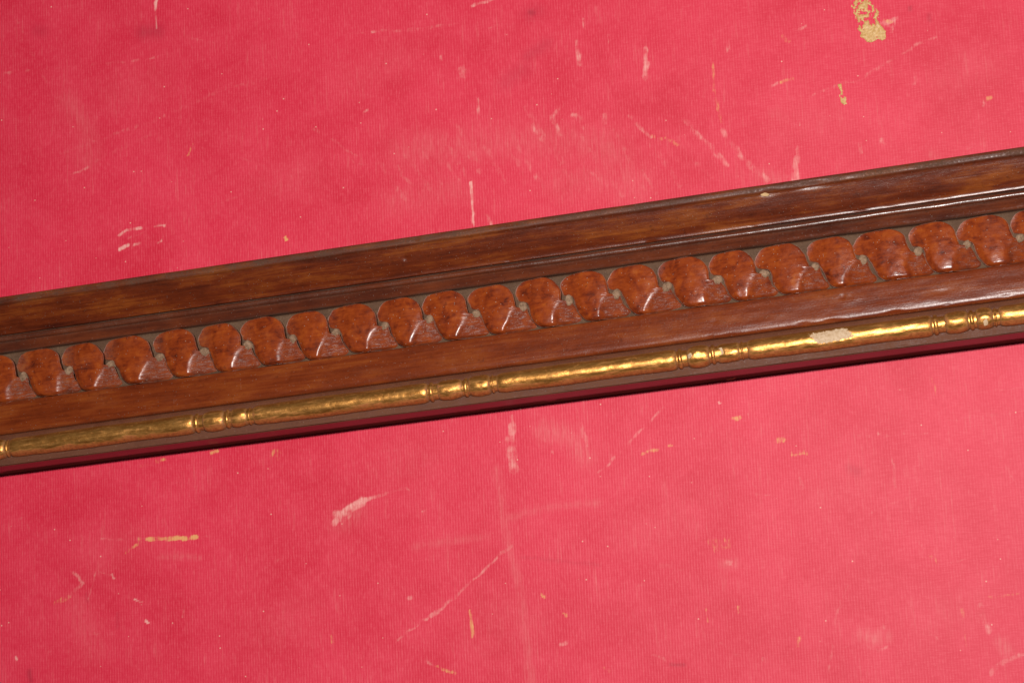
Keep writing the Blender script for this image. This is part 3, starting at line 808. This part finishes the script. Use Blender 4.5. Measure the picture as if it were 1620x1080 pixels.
def rail(name, prof, mat, seed, wob=0.05, dx=0.5, nicks=(), smooth_it=2, label=None):
    prof = chaikin([(p[0], p[1], p[2] if len(p) > 2 else 0.0) for p in prof], smooth_it)
    pr = subdivide(prof)
    xs = np.arange(X0, X1 + dx/2, dx)
    n = len(pr)
    XX = np.repeat(xs[:, None], n, 1)
    YY = np.repeat(pr[None, :, 0], len(xs), 0)
    ZZ = np.repeat(pr[None, :, 1], len(xs), 0)
    DD = np.repeat(pr[None, :, 2], len(xs), 0)
    top = ZZ > 5
    dz = wob*(noise1(XX, seed, 17) * 0.6 + 0.5*noise2(XX, YY*4, seed + 1, 5.0) + 0.35*noise2(XX, YY*2, seed + 2, 1.7))
    ZZ = ZZ + np.where(top, dz, 0)
    YY = YY + np.where(top, wob*0.8*noise2(XX, ZZ, seed + 3, 6.0), 0)
    for (nx, ny, rx, ry, dep) in nicks:
        m = np.exp(-((XX - nx)/rx)**2 - ((YY - ny)/ry)**2)
        ZZ = ZZ - np.where(top, dep*m, 0)
    DD = np.clip(DD*(0.75 + 0.4*noise2(XX, YY, seed + 5, 3.0)), 0, 1)
    verts = np.stack([XX, YY, ZZ], -1).reshape(-1, 3)
    faces = grid_faces(len(xs), n)[:, ::-1].tolist()
    faces.append(list(range(n)))
    faces.append(list(range((len(xs) - 1)*n, len(xs)*n))[::-1])
    # close the underside between the first and the last profile point
    for i in range(len(xs) - 1):
        faces.append((i*n, (i + 1)*n, (i + 1)*n + n - 1, i*n + n - 1))
    o = make(name, verts, faces, mat, moulding, {'dust': DD.ravel()})
    if label:
        o['label'] = label
    return o


rail('outer_ogee', [(34.0, .12), (34.0, 18.2, .2), (33.9, 18.7, .6), (33.5, 18.95, .9), (33.0, 19.0, .95), (32.5, 18.97, .85), (32.2, 18.8, .4),
                    (32.02, 18.55, .3), (31.75, 18.4, .1), (31, 18.14), (30, 17.78), (29, 17.40), (28, 16.98), (27.2, 16.60), (26.6, 16.30), (26.2, 16.14), (25.95, 16.09),
                    (25.72, 16.06), (25.62, 15.95, .2), (25.58, 15.4, .8), (25.57, .15)],
     WOOD_OGEE, 201, 0.035, nicks=[(-17.5, 33.3, .8, .7, .35), (-20.5, 29.5, .5, .5, .3), (60.5, 32.2, 1.6, .6, .28), (70, 32.5, 3.0, .6, .3), (5, 33.5, 2, .5, .2)] + wear(1, 40, [33.5, 32.1, 25.9], .10),
     label='dark red-brown ogee rising to a worn back edge')
rail('ridge_bead', [(25.56, .15), (25.55, 15.3, 1), (25.42, 15.35, .8), (25.34, 15.7, .3), (25.1, 15.98, .2), (24.7, 16.08, .25), (24.3, 15.98, .15), (24.08, 15.7, .2),
                    (24.0, 15.42, .5), (23.85, 15.32, .2), (23.4, 15.10, .03), (22.75, 14.82, .03), (22.35, 14.66, .03), (22.05, 14.56, .1), (21.88, 14.4, .5), (21.78, 14.1, .8), (21.7, 13.4, .9), (21.66, 12.8, .95), (21.62, .15)],
     WOOD_RIDGE, 221, 0.075, label='narrow dark rounded ridge between two dusty grooves')
rail('leaf_panel', [(21.61, .15), (21.60, 13.6, 1), (21.4, 13.32, 1), (20, 13.3, .95), (16, 13.28, .9), (12, 13.3, .95), (10.6, 13.4, 1), (10.32, 13.6, 1), (10.31, .15)],
     WOOD_PANEL, 241, 0.10, label='recessed dusty ground behind the carved leaves')
rail('flat_band', [(10.3, .15), (10.29, 14.35, .35), (10.22, 14.62, .1), (9.9, 14.74), (8.5, 14.9), (6.5, 15.1), (4.6, 15.26), (3.7, 15.28), (3.2, 15.16, .05), (2.95, 14.9, .1),
                   (2.84, 14.4, .3), (2.81, 13.9, .8), (2.80, .15)],
     WOOD_BAND, 261, 0.05, nicks=[(73, 8.2, .35, .35, .25), (74.6, 8.0, .3, .3, .2), (64, 3.4, 1.2, .5, .15), (83, 3.1, 1.8, .5, .15)] + wear(2, 46, [9.9, 3.4, 3.3, 6.5], .13),
     label='plain polished brown band below the carved leaves')
rail('base_ledge', [(2.79, .15), (2.78, 14.2, .9), (2.6, 14.0, .9), (2.2, 13.7, 1), (1.5, 13.3, .8), (-1.5, 13.1, .6), (-2.8, 13.06, .95), (-3.4, 13.10, .9), (-3.8, 13.12, .8), (-3.93, 13.08, .6), (-3.97, 12.9, .3), (-3.98, .15)],
     WOOD_LEDGE, 281, 0.045, nicks=wear(3, 40, [-3.8, -3.9], .12), label='dull brown ledge under the gilding')
rail('front_face', [(-3.985, .15), (-3.99, 12.8, .3), (-4.02, 12.98, .2), (-4.08, 12.9), (-4.14, 12.6), (-4.14, 11.5), (-3.90, .9), (-3.85, .4), (-3.8, .15)],
     WOOD_FACE, 283, 0.03, label='vertical front face catching the red of the cloth')

# --- carved leaves, one object each
DOTS = [-125.1, -113.96, -102.77, -92.63, -80.75, -70.03, -59.77, -49.15, -39.12, -27.81, -17.52, -6.86, 3.77, 14.06, 24.62, 35.74, 46.8, 56.94, 67.97, 78.15, 89.74, 99.92, 111.01, 121.6]
while DOTS[0] > X0 + 16:
    DOTS.insert(0, DOTS[0] - 10.7 - 0.5*random.uniform(-1, 1))
while DOTS[-1] < X1 - 18:
    DOTS.append(DOTS[-1] + 10.7 + 0.5*random.uniform(-1, 1))
UL = [(5.52, 3.4), (5.47, 2.0), (5.30, .7), (4.95, -.2), (4.42, -.9), (3.7, -1.42), (2.86, -1.75), (1.9, -1.5), (1.25, -1.2), (1.0, -.2), (0.7, .75), (.25, 1.15), (-.35, 1.32), (-2.05, 1.73), (-3.3, 2.2), (-4.2, 2.75), (-4.89, 3.45), (-5.22, 4.2), (-5.38, 5.0)]
UR = [(5.52, 4.9), (5.38, 6.1), (4.95, 7.2), (4.4, 8.0), (3.82, 8.55), (2.9, 9.05), (1.88, 9.25), (.8, 9.4), (.19, 9.55), (-.05, 10.4), (-.30, 11.9), (-1.2, 12.15), (-2.05, 12.42), (-3.3, 12.95), (-4.0, 13.55), (-4.45, 13.6), (-4.9, 13.3), (-5.2, 12.7), (-5.38, 11.9)]
UF = [(5.6, 9.9), (1.6, 9.8), (.19, 9.3), (-.5, 8.75), (-1.2, 8.2), (-2.2, 7.85), (-3.3, 7.75), (-4.2, 7.75), (-5.0, 7.85), (-5.4, 7.9)]


def interp(tab, v):
    t = np.array(tab)[::-1]
    return np.interp(v, t[:, 0], t[:, 1])


NR, NC = 58, 52
for li, dx in enumerate(DOTS[:-1]):
    pitch = DOTS[li + 1] - dx
    r = np.random.default_rng(900 + li)
    k = pitch/10.9
    q = (1 - np.cos(np.linspace(0, math.pi, NR)))/2*0.55 + np.linspace(0, 1, NR)*0.45
    v = 5.52 - q*(5.52 + 5.38)
    ul = interp(UL, v) + 0.26*noise1(v, 300 + li, 2.0) + .07*noise1(v, 320 + li, .6)
    ur = interp(UR, v) + 0.22*noise1(v, 500 + li, 2.0) + .07*noise1(v, 520 + li, .6)
    ul = ul*k
    ur = ur*k
    s = np.linspace(0, 1, NC)
    s = 0.6*s + 0.4*(1 - np.cos(math.pi*s))/2
    U = ul[:, None] + (ur - ul)[:, None]*s[None]
    V = np.repeat(v[:, None], NC, 1)
    r2 = np.random.default_rng(950 + li)
    rightish = sstep(-60, 110, dx)
    fold = (interp(UF, V) + r.uniform(-.5, .5) + (r.uniform(-1.3, .6) + .2*rightish)*sstep(-1.2, -5.6, V) + 0.35*noise1(V, 700 + li, 2.5))*k
    past = U - fold
    # body: a soft dome, its upper left lobe diving under the leaf before it
    h = 2.5 + 0.045*(U - 5.0*k) - 0.105*V - 0.030*np.clip(np.minimum(U, fold) - 5.6*k, -3, 5)**2 - 0.010*V*V*sstep(.8, -.5, past)
    h -= 0.98*sstep(3.8*k, -2.4*k, U)*sstep(-0.8, 1.2, V)
    h -= 0.40*sstep(-4.6, -5.5, V)
    # gouged facet: falls away to the right, under the edge of the next leaf
    tilt = r.uniform(.15, .24)
    vt = r.uniform(.03, .11)
    fac = sstep(-0.45 - r2.uniform(0, .5), 0.5 + r2.uniform(0, .7), past)
    h = h - fac*(0.10 + (tilt + 0.045)*np.clip(past, 0, 9) - (vt + .105)*np.clip(V + .5, -5, 0))
    stri = np.sin((V*r.uniform(5.5, 8) + 0.5*U*r.uniform(-.5, .6) + 1.2*noise2(U, V, 50 + li, 1.6))) * (0.5 + 0.5*noise2(U, V*2, 90 + li, 1.3))
    h += fac*(0.045 + 0.03*noise2(U, V, 77 + li, 3.0))*stri
    h += 0.09*noise2(U, V, 130 + li, 3.0) + 0.03*noise2(U, V, 150 + li, 1.3) + 0.014*noise2(U, V, 170 + li, .6)
    h -= 0.5*sstep(1.6, 0.0, U - ul[:, None])*sstep(0.3, -1.0, V)
    # rounded arris round the whole outline
    e = np.minimum(np.minimum((U - ul[:, None]), (ur[:, None] - U)), np.minimum((5.52 - V)*1.2, (V + 5.38)*1.2))
    h -= 0.34*(1 - np.clip(e/0.45, 0, 1))**2
    h = np.where(h < 1.0, 1.0 - 0.25*np.tanh((1.0 - h)/0.25), h)
    dusty = 0.65*sstep(0.4, 0.0, e)*sstep(0.6, -0.3, h - 1.7)
    leftish = sstep(-20, -110, dx)
    dusty = np.maximum(dusty, fac*(0.0 + 0.15*leftish + r.uniform(0, .08)))
    dusty = np.maximum(dusty, (0.03 + 0.28*leftish)*sstep(3.0, -1.2, U)*sstep(-.5, 1.0, V))
    cut = fac
    top = np.stack([U, np.where(V > 0, V*1.075, V), h], -1)
    ring_i = [(0, j) for j in range(NC)] + [(i, NC - 1) for i in range(1, NR)] + [(NR - 1, j) for j in range(NC - 2, -1, -1)] + [(i, 0) for i in range(NR - 2, 0, -1)]
    verts = top.reshape(-1, 3).tolist()
    faces = grid_faces(NR, NC)[:, ::-1].tolist()
    base = len(verts)
    sk = []
    for (i, j) in ring_i:
        a = top[i, j]
        verts.append((a[0], a[1], -0.15))
        sk.append(i*NC + j)
    m = len(ring_i)
    for a in range(m):
        b = (a + 1) % m
        faces.append((sk[b], sk[a], base + a, base + b))
    dv = np.concatenate([dusty.ravel(), np.full(m, .95)])
    cvv = np.concatenate([cut.ravel(), cut[tuple(np.array(ring_i).T)]])
    yj = 15.72 + 0.12*r.uniform(-1, 1)
    make('carved_leaf', verts, faces, LEAF, moulding, {'dust': dv, 'cut': cvv}, loc=(dx, yj, 12.62))
    # dust packed in the drilled eye at the leaf's upper left
    na, nrg = 18, 5
    vv, ff = [(0, 0, .55)], []
    sx, sy = r.uniform(1.05, 1.35), r.uniform(1.15, 1.45)
    for c in range(1, nrg + 1):
        f = c/nrg
        for a in range(na):
            an = 2*math.pi*a/na
            rr = f*(1 + .10*math.sin(an*2 + li) + .08*r.uniform(-1, 1))
            z = 0.55*(1 - f**3) + 0.10*r.uniform(-1, 1)
            vv.append((sx*rr*math.cos(an) + .12*rr*math.sin(an), sy*rr*math.sin(an), z if c < nrg else -1.3))
    for a in range(na):
        ff.append((0, 1 + a, 1 + (a + 1) % na))
        for c in range(nrg - 1):
            p0 = 1 + c*na
            ff.append((p0 + a, p0 + na + a, p0 + na + (a + 1) % na, p0 + (a + 1) % na))
    make('dust_plug', vv, ff, DUST, moulding, loc=(dx + .05, yj - .1, 14.15))


# --- gilded bead and reel
def gilt(name, xa, xb, rad, endr, seed, lumps=0.05, loss=(), rho=None, squash=1.0):
    """half-round turned element from xa to xb, radius rad, ends rounded over endr"""
    L = xb - xa
    n = max(14, int(L/0.28))
    t = np.linspace(0, 1, n)
    t = 0.75*t + 0.25*(1 - np.cos(math.pi*t))/2
    x = xa + L*t
    d = np.minimum(x - xa, xb - x)
    q = np.clip(d/endr, 0, 1)
    R = rad*(0.72 + 0.28*np.sqrt(np.clip(1 - (1 - q)**2, 0, 1)))
    if rho is not None:
        R = R*rho(t)
    na = 30
    an = np.linspace(-0.12, math.pi + 0.12, na)
    XX = np.repeat(x[:, None], na, 1)
    AA = np.repeat(an[None], n, 0)
    RR = np.repeat(R[:, None], na, 1)
    RR = RR + lumps*(noise2(XX, AA*2.6, seed, 2.4) + 0.6*noise2(XX, AA*2.6, seed + 1, .8))
    lo = np.zeros(XX.shape)
    for (lx, la, rx, ra) in loss:
        m = (np.abs((XX - lx - .25*rx*(AA - la)/ra)/rx)**9 + np.abs((AA - la + .12*(XX - lx)/rx)/ra)**9)**(1/9)
        lo = np.maximum(lo, 1 - 0.5*m)
    lo = np.clip(lo, 0, 1)
    RR = RR - 0.16*sstep(.42, .6, lo)
    YY = RR*np.cos(AA)*1.0
    ZZ = RR*np.sin(AA)*0.92
    bole = 0.27 + 0.62*sstep(1.85, 2.5, AA) + 0.2*sstep(0.8, 0.0, AA)
    bole = np.maximum(bole, 0.52*sstep(0.9, 0.1, np.repeat(q[:, None], na, 1)))
    dust = 0.9*sstep(0.5, 0.05, AA) + 0.75*sstep(0.4, 0, np.repeat(q[:, None], na, 1)) + 0.25*sstep(2.9, 3.2, AA)
    cx = (xa + xb)/2
    verts = np.stack([XX - cx, YY, ZZ], -1).reshape(-1, 3).tolist()
    faces = grid_faces(n, na).tolist()
    faces = [f[::-1] for f in faces]
    faces.append(list(range(na)))
    faces.append(list(range((n - 1)*na, n*na))[::-1])
    return make(name, verts, faces, GILT, moulding, {'bole': bole.ravel(), 'dust': np.clip(dust, 0, 1).ravel(), 'loss': lo.ravel()}, loc=(cx, -0.25, 13.2))


REELS = [(-118.25, -73.6), (-59.71, -19.1), (-3.7, 36.3), (51.43, 90.8), (104.49, 146.6)]
B1 = [(-71.5, -66.3), (-17.1, -11.2), (38.5, 43.5), (93.3, 98.3)]
B2 = [(-65.0, -60.9), (-10.0, -5.0), (44.9, 50.0), (99.8, 103.4)]
B1 = [(-126.8, -121.8)] + B1 + [(149.0, 154.0)]
B2 = [(-120.6, -119.2)] + B2 + [(155.4, 159.2)]
B2[0] = (-122.9 + 0.0, -119.1)
B1[0] = (-129.2, -124.2)
REELS = [(X0 + 1, -131.6)] + REELS + [(160.6, X1 - 1)]
MISS = {(51.43, 90.8): [(69.6, 1.35, 3.9, .58)]}
for i, (a, b) in enumerate(REELS):
    o = gilt('gilded_reel', a, b, 2.3, 1.9, 1000 + i*7, 0.05, MISS.get((a, b), ()), rho=lambda t: 1 - 0.03*np.sin(t*math.pi*3 + 1))
    if (a, b) in MISS:
        o['label'] = 'gilded reel with a cream patch of bare gesso'
for i, (a, b) in enumerate(B1):
    gilt('gilded_bead', a, b, 2.34*(1 + .05*math.sin(i*2.3)), 2.3, 1100 + i*7, 0.12, [(39.2, 1.5, .5, .22)] if i == 3 else ())
    gilt('gilded_ring', b + 0.12, b + 1.15, 2.2, .55, 1150 + i, 0.06)
for i, (a, b) in enumerate(B2):
    gilt('gilded_bead', a, b, 2.26*(1 + .06*math.sin(i*3.1 + 1)), 2.0, 1200 + i*7, 0.13, [(45.6, 1.45, .8, .42)] if i == 3 else ([(101.7, 2.1, .45, .3)] if i == 4 else ()))
    gilt('gilded_ring', b + 0.1, b + .75, 2.1, .4, 1250 + i, 0.05)
for i, (a, b) in enumerate(REELS[:-1]):
    gilt('gilded_ring', b + 0.12, b + 1.2, 2.25, .55, 1300 + i, 0.06)


core = gilt('gilded_core', X0 + .5, X1 - .5, 1.8, .5, 1400, 0.05)
core['label'] = 'thin gilded core showing in the gaps between beads'


# --- a few chips where the varnish is knocked off
def chip(cx, cy, cz, w, d, seed, nm='bare_wood_chip'):
    r = np.random.default_rng(seed)
    n = 12
    vv = [(0, 0, .10)]
    for a in range(n):
        an = 2*math.pi*a/n
        q = 1 + .3*r.uniform(-1, 1)
        vv.append((w*q*math.cos(an), d*q*math.sin(an), .05 + .05*r.uniform(-1, 1)))
    for a in range(n):
        x, y, _ = vv[1 + a]
        vv.append((x*1.1, y*1.1, -.35))
    ff = [(0, 1 + a, 1 + (a + 1) % n) for a in range(n)]
    ff += [(1 + a, 1 + n + a, 1 + n + (a + 1) % n, 1 + (a + 1) % n) for a in range(n)]
    make(nm, vv, ff, RAW, moulding, loc=(cx, cy, cz), smooth=False)


chip(59.6, 31.75, 18.55, .95, .38, 1)
chip(46.0, -4.03, 1.6, .8, .16, 4)
